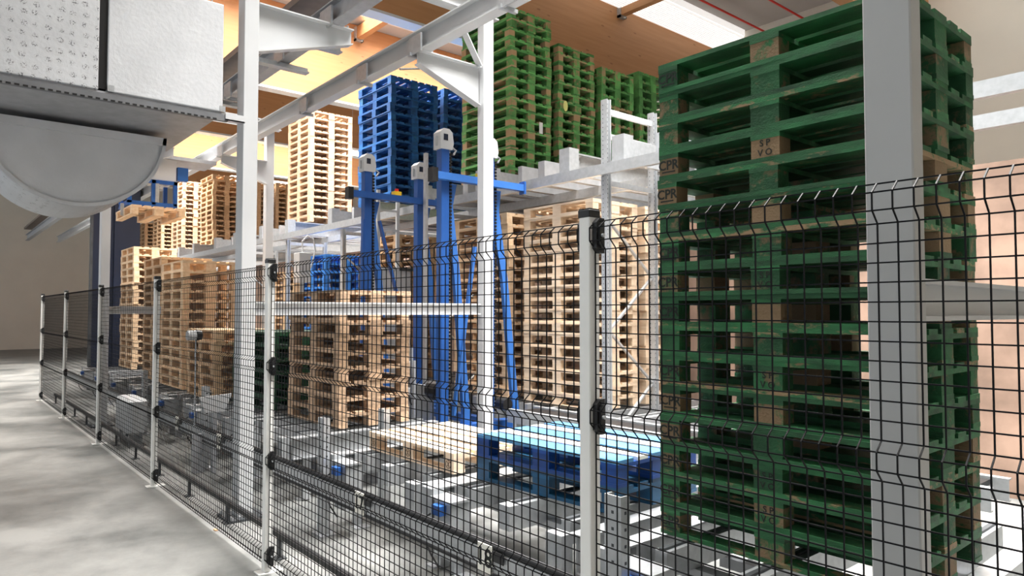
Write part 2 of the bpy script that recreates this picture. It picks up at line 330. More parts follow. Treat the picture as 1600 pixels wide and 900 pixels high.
for Y, lb in ((3.92, 'long white runway beam crossing diagonally to the middle column'), (2.93, 'grey runway beam at the upper left, above the left column bracket')):
    t = empty('runway_beam', (-14, Y, 4.475), lb, 'beam', 'crane runway beams')
    mb = MB(); ibeam(mb, 'x', -18, 15, 0, .11, .13, .22, .014, .012); mb.build('beam', M['white'] if Y > 3.5 else M['galv_d'], t)
    MB().box(-18, 15, -.025, .025, .22, .25).build('rail', M['dark'], t)
    b = MB()
    for x in (-4.9, -2.6, 1.65, 5.1, 6.75, 7.9, 9.4): b.box(x-.12, x+.12, -.085, -.065, -.03, .16).box(x-.1, x-.06, -.10, .1, -.035, -.0)
    b.build('splice_plates', M['galv'], t)
tray = MB()
tray.box(-32, 1, 2.83, 3.07, 4.9, 4.915).box(-32, 1, 2.82, 2.83, 4.9, 4.97).box(-32, 1, 3.07, 3.08, 4.9, 4.97)
tag(tray.build('cable_tray', mat('brown_grey_tray', (.20,.165,.145), .5, .3, var=.1)), 'brown-grey cable tray running above the upper left runway', 'cable tray')
for k, (X, s) in enumerate(((-9.1, .62), (-7.3, .6), (-6.5, .6))):
    mb = MB(); mb.prism([(2.60, 4.40), (3.2, 4.40), (3.2, 4.415), (2.62, 4.415), (2.62, 4.47), (2.60, 4.47)], 'x', X-.05, X+.05).box(X-.006, X+.006, 2.62, 3.2, 4.415, 4.465)
    tag(mb.build('hanger_arm', M['galv']), ['small steel arm under the dark runway, lowest of the three', 'small steel arm under the dark runway, middle one', 'small steel arm under the dark runway, just below the big bracket'][k], 'bracket', 'hanger arms')
tag(MB().tube([at(625,108,Y=4.0), at(700,106,Y=5.2)], .012).build('tie_rod', M['galv']), 'thin tie rod beneath the white runway beam above the blue stack', 'rod')
kb = MB(); a = Vector((-6.0, 4.30, 4.62)); kb.bar((-6.0, 4.28, 4.98), (-6.0, 4.62, 4.46), .012, .09, (1,0,0))
tag(kb.build('knee_brace', M['white']), 'short white strap between runway and middle column', 'brace')

# ------------------------------------------------------------------ duct over the aisle
X0 = -6.0
t = empty('air_duct', (X0, .1, 3.36), 'large white foil-clad air duct box hanging at the upper left', 'duct')
MB().box(-1.75, 0, .93, 1.785, .08, 1.0).build('main_box', M['foil'], t, bevel=.008)
MB().box(-1.75, 0, -.6, .87, .08, 1.0).build('side_box', M['foil_p'], t, bevel=.008)
MB().box(-1.7, -.03, .86, .94, .1, .9).build('joint_gap', M['black'], t)
MB().box(-1.75, -.02, -.6, 1.78, .055, .08).build('bottom_plate', M['galv_d'], t)
st = MB(); st.box(-.02, .02, -.6, 1.82, .0, .055); st.build('strut_rail', M['strut'], t)
sl = MB()
for k in range(46): sl.box(.019, .023, -.55+k*.05, -.55+k*.05+.03, -.0, .014)
sl.build('slots', M['black'], t)
MB().box(-.04, .03, 1.80, 1.96, .01, .02).box(.02, .03, 1.80, 1.96, .01, .07).build('end_angle', M['white'], t)
c_ = MB()
for (y, z) in ((.93, .08), (1.76, .08)): c_.box(-.03, .006, y, y+.045, z, z+.05)
c_.build('corner_clip', M['galv'], t)
MB().tube([(-.05, 1.70, .96), (-.05, 1.70, 5.6)], .006, 6).tube([(-1.6, 1.70, .96), (-1.6, 1.70, 5.6)], .006, 6).tube([(-.05, 0, .96), (-.05, 0, 5.6)], .006, 6).build('hanging_rod', M['galv'], t)
r = .70; arc = [(.98+r*math.cos(-math.pi*k/32), 3.36+r*math.sin(-math.pi*k/32)) for k in range(33)]
t = empty('duct_elbow', (0, 0, 0), 'half-round foil-covered duct end below the duct box', 'duct')
MB().prism(arc, 'x', -7.9, -6.95).build('shell', M['foil_p'], t)
rim = MB()
for k in range(32):
    (y0, z0), (y1, z1) = arc[k], arc[k+1]
    rim.add([(-6.97,y0,z0),(-6.97,y1,z1),(-6.93,y1,z1),(-6.93,y0,z0),(-6.93,.98+(y0-.98)*.955,3.36+(z0-3.36)*.955),(-6.93,.98+(y1-.98)*.955,3.36+(z1-3.36)*.955)],[(0,1,2,3),(3,2,5,4)])
rim.box(-6.95, -6.93, .28, 1.68, 3.29, 3.36)
rim.build('taped_rim', M['foil'], t)

# ------------------------------------------------------------------ text helper
def text_mesh(txt, size, bold=.0, ext=.0006):
    c = bpy.data.curves.new('t', 'FONT'); c.body = txt; c.size = size; c.align_x = 'CENTER'; c.align_y = 'CENTER'; c.offset = bold; c.extrude = ext; c.resolution_u = 3; c.space_line = 1.05
    o = bpy.data.objects.new('t', c); COL.objects.link(o)
    bpy.context.view_layer.update()
    me = bpy.data.meshes.new_from_object(o.evaluated_get(bpy.context.evaluated_depsgraph_get()))
    bpy.data.objects.remove(o); bpy.data.curves.remove(c); return me
def place_mesh(name, me, m, parent, loc, rot):
    me.materials.clear(); me.materials.append(m)
    o = bpy.data.objects.new(name, me); COL.objects.link(o); o.parent = parent; o.location = loc; o.rotation_euler = rot; return o

# ------------------------------------------------------------------ pallets
def pallet_parts(L=1.2, W=.8, H=.144, chep=False):
    """list of (name, MB) ; long side along x, centre bottom at origin"""
    a, b = L/2, W/2; tb = .022; bw = .1 if not chep else .1
    ybl = [(-b, -b+bw), (-.0725, .0725), (b-bw, b)]; xbl = [(-a, -a+.145 if chep else -a+.12), (-.0725, .0725), (a-.12, a)]
    hb = H - 3*tb; P = []
    for y0, y1 in ybl:                      # bottom boards along x
        P.append(('bottom_board', MB().box(-a, a, y0+.001, y1-.001, 0, tb)))
    for x0, x1 in xbl:
        for y0, y1 in ybl: P.append(('block', MB().box(x0+.002, x1-.002, y0+.002, y1-.002, tb, tb+hb)))
    for x0, x1 in xbl: P.append(('stringer_board', MB().box(x0, x1, -b, b, tb+hb, 2*tb+hb)))
    if W > .9: ys = [(-b, -b+.13), (-.345, -.245), (-.205,-.105), (-.0625, .0625), (.105,.205), (.245, .345), (b-.13, b)]
    else: ys = [(-b, -b+.145), (-.215, -.115), (-.0725, .0725), (.115, .215), (b-.145, b)]
    for y0, y1 in ys: P.append(('deck_board', MB().box(-a, a, y0, y1, 2*tb+hb, H)))
    return P
def make_pallet(kind, parts=True, L=1.2, W=.8, H=.144, blockmat=None, deckmat=None, name='pallet'):
    t = bpy.data.objects.new(name, None); COL.objects.link(t); P = pallet_parts(L, W, H, H > .155)
    if parts:
        for n, mb in P:
            m = (blockmat or kind) if n == 'block' else (deckmat or kind)
            mb.build(n, M[m], t)
        return t
    bpy.data.objects.remove(t)
    mb = MB()
    for n, q in P: mb.add(q.v, q.f)
    return mb.build(name, M[kind])
ORD = ['topmost','second','third','fourth','fifth','sixth','seventh','eighth','ninth','tenth','eleventh','twelfth','thirteenth','fourteenth','fifteenth','sixteenth','seventeenth','eighteenth']
PROTO = {}
def stack(xr, yf, z0, n, H, kind, desc, colour, W=.8, parts=False, blockmat=None, jit=.008, group=None, axis=0, rz=0):
    """stack whose near corner (max x, min y) is (xr, yf)"""
    key = (kind, parts, W, H, blockmat, axis)
    out = []
    for k in range(n):
        if key not in PROTO:
            o = make_pallet(kind, parts, 1.2, W, H, blockmat, name='pallet'); PROTO[key] = o
        else: o = copy_tree(PROTO[key])
        lx, ly = (1.2, W) if axis == 0 else (W, 1.2)
        o.location = (xr - lx/2 + random.uniform(-jit, jit), yf + ly/2 + random.uniform(-jit, jit), z0 + k*H)
        o.rotation_euler = (0, 0, (math.pi/2 if axis else 0) + rz + random.uniform(-jit, jit)*.8)
        i = n-1-k
        pos = 'topmost' if i == 0 else ('lowest' if k == 0 else ORD[i])
        if n == 1: tag(o, desc, 'pallet', group or 'pallets')
        else: tag(o, '%s, %s of %s' % (colour, pos, desc.replace('the ','',1) if False else desc), 'pallet', group or ('pallets of ' + desc))
        out.append(o)
    return out
# conveyor-level stacks (first row behind the fence)
BG = stack(-1.055, 2.92, .62, 16, .1515, 'green', 'the tall stack behind the wide grey column', 'worn green pallet', parts=True, jit=.006, blockmat='green_blk')
S1 = stack(-6.24, 3.08, .62, 9, .150, 'wood_worn', 'the brown stack behind the white cross beam', 'weathered brown pallet', parts=True, jit=.012)
stack(-7.85, 3.02, .62, 6, .150, 'green_dark', 'the low dark green stack behind the left column', 'dark green pallet', parts=False)
stack(-9.24, 2.85, .62, 6, .150, 'wood_tan', 'the low tan stack left of the dark green one', 'tan wooden pallet', parts=True, jit=.015)
stack(-10.85, 2.88, .62, 13, .146, 'wood', 'the wide pale stack right of the thin fence post', 'pale wooden pallet', parts=True, jit=.006)
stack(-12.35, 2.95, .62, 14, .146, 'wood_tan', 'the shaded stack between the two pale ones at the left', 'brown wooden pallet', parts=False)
stack(-15.4, 3.17, .62, 17, .144, 'wood', 'the tall pale stack beside the navy panel', 'pale wooden pallet', parts=True, jit=.012)
# single pallets on the conveyor
wp = stack(-3.98, 2.84, .62, 1, .144, 'wood_white', 'pale new wooden pallet lying alone on the conveyor left of the blue one', 'x', parts=True, jit=0)[0]
bp = stack(-2.60, 2.92, .62, 2, .152, 'blue_new', 'the low pair on the conveyor beside the tall green stack', 'sunlit blue pallet', parts=True, jit=.004, rz=math.radians(3))
dk = [c for c in bp[1].children if c.name.startswith('deck_board')]
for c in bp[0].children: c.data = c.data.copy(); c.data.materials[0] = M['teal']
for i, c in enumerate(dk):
    c.data = c.data.copy(); c.data.materials[0] = M['white_deck'] if i in (1, 3) else M['blue_deck']  # top boards alternate white and light blue, paler than the sides
    c['label'] = 'white deck board' if i in (1, 3) else 'light blue deck board'
# second-level stacks
ZD = 3.71
def lane(xr, rows, kind, H, W, colour, descs, ns, parts, pitch=.97, y0=6.3, jit=.012, z=ZD, blockmat=None):
    for i in range(rows): stack(xr, y0+i*pitch, z, ns[i], H, kind, descs[i], colour, W=W, parts=parts[i], jit=jit, blockmat=blockmat)
lane(-7.60, 4, 'green_pale', .147, .8, 'green pallet', ['the tallest upper green stack beside the middle column','the second upper green stack from the middle column','the third upper green stack behind the rack ladder','the fourth upper green stack next to the near stack'], [17,15,14,15], [True,True,False,False], y0=6.42, blockmat='pale_blk')
lane(-10.70, 2, 'blue', .162, 1.0, 'blue pallet', ['the large upper blue stack','the rear upper blue stack'], [14,14], [True,False], pitch=1.13, y0=6.25)
lane(-14.20, 1, 'wood_up', .144, 1.0, 'cream pallet', ['the upper cream stack left of the blue stack'], [17], [False], y0=6.3, jit=.004)
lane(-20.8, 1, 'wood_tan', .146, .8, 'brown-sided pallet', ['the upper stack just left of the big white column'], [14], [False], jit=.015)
lane(-23.9, 1, 'wood_up', .144, .8, 'bright cream pallet', ['the upper stack beside the hanging pallet'], [16], [False], jit=.01)
# lower level of the rack
stack(-5.47, 5.85, .62, 17, .144, 'wood_white', 'the pale lower rack stack left of the big fence post', 'pale pallet', parts=True, jit=.008)
stack(-5.47, 6.8, .62, 17, .144, 'wood_white', 'the pale lower rack stack behind the rack ladder', 'pale pallet', parts=False, jit=.01)
stack(-6.98, 5.85, .62, 17, .144, 'wood', 'the lower rack stack behind the middle column', 'tan pallet', parts=False, jit=.012)
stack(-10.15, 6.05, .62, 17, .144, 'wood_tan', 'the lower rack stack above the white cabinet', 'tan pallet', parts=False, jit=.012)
stack(-12.66, 5.95, .62, 14, .162, 'blue_sky', 'the small blue stack seen under the rack', 'bright blue pallet', W=1.0, parts=False)
# farthest ones as one mass
fm = MB(); FP = pallet_parts()
def far_stack(xr, yf, z, n):
    for k in range(n):
        dx = xr-.6+random.uniform(-.01,.01); dy = yf+.4
        for _, q in FP: fm.add([(a+dx, b+dy, c+z+k*.144) for a, b, c in q.v], q.f)
far_stack(-20.8, 7.22, ZD, 14); far_stack(-20.8, 8.14, ZD, 14); far_stack(-26.5, 6.3, ZD, 10); far_stack(-28.9, 6.3, ZD, 10); far_stack(-14.2, 6.0, .62, 14)
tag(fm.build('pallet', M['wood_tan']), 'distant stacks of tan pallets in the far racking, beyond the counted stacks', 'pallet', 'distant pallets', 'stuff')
# marks on the near green stack
cpr = text_mesh('CPR', .068, .0014); und = None; spvo = text_mesh('S P\nV O', .042, .0006)
def blocks_of(p): return [c for c in p.children if c.name.startswith('block')]
for i, p in enumerate(BG):
    bl = blocks_of(p)
    # first block = corner at -x,-y ; fourth = middle of the -y side
    k = 15-i
    zc = .022 + (.1515-.066)/2
    if k not in (1, 2, 5, 9):
        place_mesh('stencil_mark', cpr, M['ink'], bl[0], (-.54, -.4005, zc+.006), (math.pi/2, 0, 0))
        MB().box(-.58, -.50, -.4012, -.3995, zc-.031, zc-.024).build('stencil_line', M['ink'], bl[0])
    if k in (3, 7, 10, 13, 14):
        place_mesh('stencil_mark', spvo, M['ink'], bl[3], (0, -.4005, zc), (math.pi/2, 0, 0))
# round stamps on the new pallet
ring = MB(); ring.tube([(.03*math.cos(a*math.pi/12), 0, .03*math.sin(a*math.pi/12)) for a in range(25)], .0018, 5, False)
ring.tube([(-.02,0,-.02),(.02,0,.02)], .0018, 5).tube([(-.02,0,.02),(.02,0,-.02)], .0018, 5).tube([(0,0,-.028),(0,0,.028)], .0018, 5)
bl = blocks_of(wp)
for j in (0, 3, 6):
    o = ring.build('round_stamp', M['ink_b'], bl[j]); o.location = ((-.535, 0, .535)[j//3], -.4005, .06)
# labels on upper green stacks
t = MB().box(-7.592,-7.588, 6.97, 7.04, 4.43, 4.60); tag(t.build('paper_label', M['paper']), 'white paper slip on the tallest upper green stack', 'label')
t = MB().prism([(7.52+.05*math.cos(a), 4.95+.085*math.sin(a)) for a in [x*math.pi/5 for x in range(10)]], 'x', -7.589, -7.585); tag(t.build('round_label', M['lime']), 'pale yellow round label on the second upper green stack', 'label')

# ------------------------------------------------------------------ racking
FX = [-16.8, -14.06, -11.56, -8.45, -5.19, -2.2]
for i, X in enumerate(FX):
    zt = 4.13 if X == -5.19 else 3.26
    lb = ['far left rack frame', 'rack frame below the cream upper stack', 'rack frame left of the blue machine', 'rack frame behind the blue machine', 'tall galvanised rack frame with a ladder-like top, right of the big fence post', 'rack frame hidden behind the tall green stack'][i]
    t = empty('storage_rack', (X, 5.78, 0), lb, 'rack frame', 'rack frames')
    for y in (0, .82):
        u = MB()
        u.prism([(-.045, y-.035), (.045, y-.035), (.045, y-.02), (.02, y-.02), (.02, y+.02), (.045, y+.02), (.045, y+.035), (-.045, y+.035)], 'z', 0, zt)
        u.build('upright', M['galv'], t)
        MB().box(-.08, .08, y-.07, y+.07, 0, .01).build('foot_plate', M['galv_d'], t)
        if X > -9:
            h_ = MB()
            for q in range(int(zt/.05)-1):
                h_.box(.045, .0465, y-.031, y-.025, .06+q*.05, .075+q*.05)
                h_.box(-.02, -.012, y-.0365, y-.035, .06+q*.05, .072+q*.05)
            h_.build('hole_pattern', M['dark'], t)
    z = .3; d = 1
    while z + .62 < min(zt, 3.26):
        MB().bar((0, .03 if d > 0 else .79, z), (0, .79 if d > 0 else .03, z+.62), .02, .035, (1,0,0)).build('diagonal_brace', M['galv'], t); z += .62; d = -d
    if zt > 4:
        for z in (3.72, 4.0): MB().box(-.02, .02, .03, .79, z-.03, z+.03).build('rung', M['white'], t)
    MB().box(-.02, .02, .03, .79, 3.16, 3.22).build('rung', M['galv'], t)
for Y, z0, z1, lb in ((5.70, 3.27, 3.39, 'long galvanised front rail of the upper racking'), (6.68, 3.27, 3.39, 'middle rail of the upper racking'), (10.0, 3.27, 3.39, 'rear rail of the upper racking')):
    mb = MB().prism([(Y-.03, z0), (Y+.03, z0), (Y+.03, z0+.01), (Y-.02, z0+.01), (Y-.02, z1-.01), (Y+.03, z1-.01), (Y+.03, z1), (Y-.03, z1)], 'x', -32, -1.2)
    tag(mb.build('rack_rail', M['galv']), lb, 'rail', 'rack rails')
# lanes (gravity rails) of the upper level
def rack_lane(xr, lx, label, yl=10.2, z0=3.39, z1=3.66):
    xc = xr - lx/2; t = empty('flow_lane', (xc, 5.8, z0), label, 'lane', 'upper flow lanes')
    for s in (-1, 1):
        MB().prism([(s*(lx/2+.10), 0), (s*(lx/2+.10), .27), (s*(lx/2+.16), .27), (s*(lx/2+.16), .255), (s*(lx/2+.115), .255), (s*(lx/2+.115), .015), (s*(lx/2+.16), .015), (s*(lx/2+.16), 0)], 'y', .1, yl-5.8).build('side_rail', M['galv'], t)
        MB().box(s*.42-.04, s*.42+.04, .25, yl-5.8, .0, .315).build('roller_track', M['galv_d'], t)
        MB().box(s*(lx/2+.05), s*(lx/2+.22), -.06, .10, 0, .30).build('end_box', M['galv'], t)
    MB().box(-.06, .06, .25, yl-5.8, 0, .315).build('roller_track', M['galv_d'], t)
    MB().box(-lx/2-.10, lx/2+.10, 1.2, 1.26, 0, .14).build('cross_member', M['galv_d'], t)
for xr, lb in ((-3.65, 'empty flow lane right of the rack ladder'), (-5.95, 'flow lane right of the tallest upper green stack, empty'), (-7.6, 'flow lane under the upper green stacks'), (-10.7, 'flow lane under the large blue stack'), (-14.2, 'flow lane under the cream upper stack'), (-17.4, 'empty flow lane left of the cream upper stack'), (-20.8, 'flow lane under the brown-sided upper stack'), (-23.9, 'flow lane under the bright cream far stack'), (-26.5, 'flow lane second from the far end'), (-28.9, 'farthest flow lane at the left')):
    rack_lane(xr, 1.2, lb)

# ------------------------------------------------------------------ conveyors at working height
LN = [(-1.655, 'under the tall green stack', True), (-3.2, 'under the blue pallets', True), (-4.60, 'under the lone pale pallet', True), (-6.84, 'under the brown stack', True), (-8.40, 'under the dark green stack', True), (-9.84, 'under the low tan stack', True), (-11.45, 'under the wide pale stack', True), (-12.95, 'under the shaded stack at the left', True), (-14.45, 'empty, left of the shaded stack', False), (-16.0, 'under the pale stack by the navy panel', True)]
for i, (xc, lb, full) in enumerate(LN):
    t = empty('chain_conveyor', (xc, 2.6, 0), 'galvanised chain conveyor ' + lb, 'conveyor', 'chain conveyors')
    y1 = 1.58 if -9 < xc < -6 else 1.9
    for s in (-1, 1):
        MB().prism([(s*.645, .40), (s*.685, .40), (s*.685, .41), (s*.655, .41), (s*.655, .59), (s*.705, .59), (s*.705, .60), (s*.60, .60), (s*.60, .59), (s*.645, .59)], 'y', 0, y1).build('side_rail', M['galv'], t)
        MB().box(s*.45-.035, s*.45+.035, .12, y1-.05, .48, .606).build('chain_beam', M['galv'], t)
        MB().box(s*.45-.012, s*.45+.012, .12, y1-.05, .607, .619).build('chain', M['dark'], t)
        for yy in (.12, y1-.2):
            l = MB().box(s*.64, s*.60, yy, yy+.07, .01, .59); l.box(s*.64-.04*s, s*.60-.1*s, yy-.03, yy+.1, 0, .01); l.build('leg', M['galv'], t)
    MB().box(-.05, .05, .05, y1-.05, .46, .606).build('chain_beam', M['galv'], t)
    MB().box(-.012, .012, .12, y1-.05, .607, .619).build('chain', M['dark'], t)
    for yy in (.35, 1.3): MB().box(-.60, .60, yy, yy+.08, .42, .475).build('cross_member', M['galv_d'], t)
    # end housing with sensor
    MB().box(-.09, .09, -.10, .05, .22, .56).box(-.13, .10, -.11, .04, .565, .58).build('end_housing', M['galv'], t).location.x = -.42
    MB().box(-.05, .04, -.15, -.10, .49, .55).build('sensor', M['mblue'], t).location.x = -.42
    cbl = [(-.03, -.17, .50), (-.10, -.19, .45), (-.09, -.18, .34), (-.02, -.17, .25), (-.04, -.10, .15)]
    MB().tube(cbl, .006, 6).build('cable', M['black'], t).location.x = -.42
    MB().box(-.66, -.54, -.10, 0, .42, .62).build('end_box', M['galv'], t)
    MB().box(.50, .62, -.08, 0, .38, .60).build('end_box', M['galv'], t)
    MB().box(-.64, .64, .9, .97, .30, .36).build('tie_bar', M['galv_d'], t)
gp = [(-2.14, 'guide post in front of the blue pallets, near the big fence post'), (-5.19, 'guide post left of the lone pale pallet'), (-8.23, 'guide post left of the left column'), (-11.05, 'farthest guide post by the white motor cover')]
for X, lb in gp:
    t = empty('guide_post', (X, 2.445, 0), lb, 'post', 'guide posts')
    MB().prism([(-.05,-.03),(.05,-.03),(.05,.03),(.042,.03),(.042,-.02),(-.042,-.02),(-.042,.03),(-.05,.03)], 'z', .01, .915).build('channel', M['galv'], t)
    h_ = MB()
    for q in range(8): h_.cbox((-.0, -.0305, .84-q*.075), (.014, .002, .014)); h_.cbox((.0505, -.0, .84-q*.075), (.002, .014, .014))
    h_.build('hole_pattern', M['dark'], t)
    MB().box(-.09, .09, -.06, .07, 0, .01).build('foot_plate', M['galv_d'], t)
tag(MB().prism([(-.05,-.03),(.05,-.03),(.05,.03),(.042,.03),(.042,-.02),(-.042,-.02),(-.042,.03),(-.05,.03)], 'z', 0, .89).build('guide_post', M['galv']), 'guide post behind the lone pale pallet, beside the brown stack', 'post', 'guide posts').location = (-5.48, 3.15, 0)
# front rail with number plates
t = empty('guard_rail', (-9, 2.38, 0), 'long dark guard rail with number plates behind the fence', 'rail')
MB().prism([(-.02, .35), (.02, .35), (.02, .36), (-.01, .36), (-.01, .455), (.02, .455), (.02, .465), (-.02, .465)], 'x', -9, 9.2).build('channel', M['galv'], t)
MB().tube([(-9, .0, .484), (9.2, .0, .484)], .019, 10).build('upper_tube', M['black'], t, smooth=True)
MB().tube([(-9, -.015, .345), (9.2, -.015, .345)], .014, 8).build('lower_tube', M['black'], t, smooth=True)
for x in (-7.2, -3.05, .05, 3.34, 6.57):
    MB().box(x-.03, x+.03, .02, .06, .38, .44).build('rail_bracket', M['galv_d'], t)
for num, X, lbn in (('14', -9.0, 'number plate on the guard rail, just right of the second far fence post'), ('15', -7.45, 'number plate on the guard rail just left of the left white column'), ('17', -4.42, 'number plate 17 on the guard rail below the lone pale pallet'), ('18', -3.0, 'number plate 18 on the guard rail below the blue pallets')):
    p = empty('number_plate', (X, 2.352, .42), lbn, 'number plate', 'number plates')
    MB().box(-.06, .06, -.006, 0, -.075, .075).build('plate', M['plate'], p)
    me = text_mesh(num, .135, .003); place_mesh('digits', me, M['ink'], p, (0, -.0065, 0), (math.pi/2, 0, 0))
    MB().box(.065, .16, -.005, .0, .0, .055).build('black_tape', M['black'], p)
# low dark rail close to the floor
t = empty('floor_rail', (-9, 1.97, 0), 'low black rail on small feet just behind the fence', 'rail')
MB().box(-7, 8.5, -.02, .02, .15, .185).build('bar', M['black'], t)
f = MB(); g_ = MB()
for k in range(15): f.box(-6.9+k*1.1, -6.87+k*1.1, -.012, .012, .005, .15); g_.box(-6.93+k*1.1, -6.84+k*1.1, -.04, .04, 0, .006)
f.build('standoffs', M['dark'], t); g_.build('feet', M['dark'], t)
# rear cross conveyor
t = empty('transfer_conveyor', (-5, 5.1, 0), 'transfer conveyor running in front of the lower racking', 'conveyor')
for y in (0, .38): MB().prism([(y, .50), (y+.04, .50), (y+.04, .51), (y+.01, .51), (y+.01, .64), (y+.06, .64), (y+.06, .65), (y, .65)], 'x', -1.1, 3.6).build('side_rail', M['galv'], t)
MB().box(-1.0, 3.5, .06, .36, .60, .635).build('belt', M['black'], t)
for x in (-1.0, .9, 2.2, 3.3): MB().box(x, x+.06, 0, .42, 0, .5).build('leg', M['galv_d'], t)
for xr, lb in ((-5.47, 'left of the rack ladder'), (-6.98, 'behind the middle column'), (-10.15, 'behind the white cabinet'), (-12.66, 'under the small blue stack'), (-14.2, 'under the farthest lower stack'), (-3.8, 'right of the rack ladder')):
    t = empty('lower_lane', (xr-.6, 5.8, 0), 'galvanised lower rack lane ' + lb, 'lane', 'lower rack lanes')
    for s in (-1, 1): MB().box(s*.62, s*.66, 0, 3.2, .42, .60).build('side_rail', M['galv'], t)
    for s in (-.45, 0, .45): MB().box(s-.035, s+.035, -.05, 3.2, .0 if s else .4, .61).build('roller_track', M['galv_d'], t)
tag(MB().box(-32, -1, 7.85, 7.95, 0, 3.2).build('wall_divider', mat('brown_back_panel', (.30,.20,.15), .8, var=.3, scale=2)), kind='structure')  # mottled brown panel behind the lower racking

# ------------------------------------------------------------------ the blue stacking machine
mt = empty('pallet_stacker', (-7.29, 4.86, .175), 'blue four-post pallet stacking machine with white drive heads', 'machine')
def post(px, py, zt, lg=0):
    x, y = px+8.1, py-5.4
    p = MB().chbox(x-.06, x+.06, y-.06, y+.06, .30, zt-.22, .008).build('post', M['mblue'], mt)
    hd = MB().prism([(y-.09, zt-.26), (y+.09, zt-.26), (y+.11, zt-.18), (y+.09, zt-.04), (y+.04, zt), (y-.04, zt), (y-.09, zt-.05)], 'x', x-.08, x+.08)
    h = hd.build('drive_head', M['white'], mt)
    MB().box(x+.08, x+.083, y-.045, y+.02, zt-.15, zt-.07).build('logo_plate', M['navy'], h)
    MB().tube([(x, y+.13, zt-.2), (x-.0, y+.2, zt-.24), (x, y+.16, zt-.3)], .015, 6).tube([(x,y-.1,zt-.1),(x,y-.1,zt-.22)], .012, 6).build('fitting', M['galv'], h)
    c = MB(); z = .45
    while z < zt-.3: c.box(x-.01, x+.05, y+.075, y+.105, z, z+.028); z += .045
    c.box(x+.0, x+.03, y+.065, y+.08, .45, zt-.25); c.build('chain', M['black'], p)
    MB().box(x-.06, x-.04, y+.12, y+.14, .4, zt-.25).build('chain_guide', M['galv'], p)
    # slanted tapering leg
    MB().prism([(y+.06, 3.38), (y+.20, 3.38), (y+.14+lg*.3, 3.1), (y+.26+lg*.6, 2.2), (y+.42+lg, .45), (y+.46+lg, .30), (y+.30+lg, .30), (y+.32+lg, .45), (y+.17+lg*.6, 2.2), (y+.07, 2.9)], 'x', x-.04, x+.02).build('slanted_leg', M['mblue_l'], mt)
    return p
for (x, y) in ((-7.2, 4.96), (-7.2, 5.69), (-9.07, 4.9), (-9.07, 5.8)): post(x, y, 4.06, .10 if y == 5.69 else 0)
for x, (ya, yb) in ((-7.2, (4.72, 6.22)), (-9.07, (4.55, 6.1))):
    cbm = MB().box(x+8.1+.06, x+8.1+.15, ya-5.4, yb-5.4, 3.40, 3.49).build('top_bar', M['mblue_l'] if x > -8 else M['mblue'], mt)
    MB().box(x+8.1+.05, x+8.1+.16, ya-5.4-.02, ya-5.4+.06, 3.36, 3.53).build('end_cap', M['black'], cbm)
    MB().box(x+8.1+.05, x+8.1+.16, yb-5.4-.03, yb-5.4, 3.36, 3.53).build('end_flange', M['mblue'], cbm)
    ye = (ya+yb)/2-5.4+.02
    e = MB().box(x+8.1+.05, x+8.1+.14, ye-.06, ye+.06, 3.49, 3.55).build('yellow_box', M['yellow'], cbm)
    MB().tube([(x+8.2, ye, 3.55), (x+8.2, ye, 3.59)], .03, 12).build('stop_button', M['red'], e)
MB().bar((.92, .05, 2.6), (.92, -.28, .45), .03, .06, (1,0,0)).build('brace', M['mblue_l'], mt)
MB().bar((-.95, -.30, 3.1), (-.95, .12, 1.6), .03, .06, (1,0,0)).build('brace', M['mblue'], mt)
MB().bar((-.95, -.56, 3.1), (-.95, -.64, .5), .03, .06, (1,0,0)).build('brace', M['mblue'], mt)
for x in (-.97, .9): MB().box(x-.08, x+.08, -.65, 1.05, .2, .32).build('base_frame', M['mblue'], mt)
for y in (-.5, .5): MB().box(-1.0, .95, y-.06, y+.06, .2, .31).build('base_frame', M['mblue'], mt)
for x in (-.97, .9):
    for y in (-.5, .55): MB().box(x-.1, x+.1, y-.1, y+.1, -.194, .2).build('foot', M['galv_d'], mt)
drum = MB().tube([(.55, -.35, .75), (.78, -.35, .75)], .13, 12).tube([(.78, -.35, .75), (.86, -.35, .75)], [.12, .06], 12).build('motor', M['black'], mt)
drum2 = MB().tube([(.98, .42, .55), (1.15, .42, .55)], .08, 12).build('motor', M['black'], mt)
MB().box(-.05, .6, -.42, -.36, .32, .8).build('motor_bracket', M['galv'], mt)
mt.scale = (.9, .9, .9)
# pneumatic unit
p = empty('pneumatic_unit', (-6.85, 4.28, .0), 'small cluster of valves and silver rods between the blue posts', 'valve unit')
MB().box(-.02, .02, -.02, .02, 0, 1.35).box(.07, .1, -.02, .01, .0, 1.2).build('rod', M['galv'], p)
for k, z in enumerate((1.05, 1.15, .95, .85)): MB().chbox(-.07+.05*(k % 2), .0+.05*(k % 2), -.07, -.02, z-.04, z+.04, .005).build('valve', M['galv'] if k % 2 else M['black'], p)
MB().tube([(0, -.05, 1.2), (.08, -.07, 1.05), (.02, -.08, .9), (.1, -.05, .7)], .01, 6).build('hose', M['black'], p)
# perforated galvanised upright beside the machine
u = MB().box(-.02, .04, -.02, .02, 0, 3.93).build('perforated_upright', M['galv']); u.location = (-7.97, 5.20, 0)
tag(u, 'tall perforated steel strip beside the shorter blue post', 'post')
# ladder
t = empty('access_ladder', (-9.35, 5.42, 0), 'white ladder standing behind the left blue post', 'ladder')
for y in (-.17, .17): MB().box(-.02, .02, y-.025, y+.025, 0, 3.62).build('stile', M['white'], t)
for k in range(11): MB().box(-.015, .015, -.15, .15, .3+k*.3, .33+k*.3).build('rung', M['white'], t)
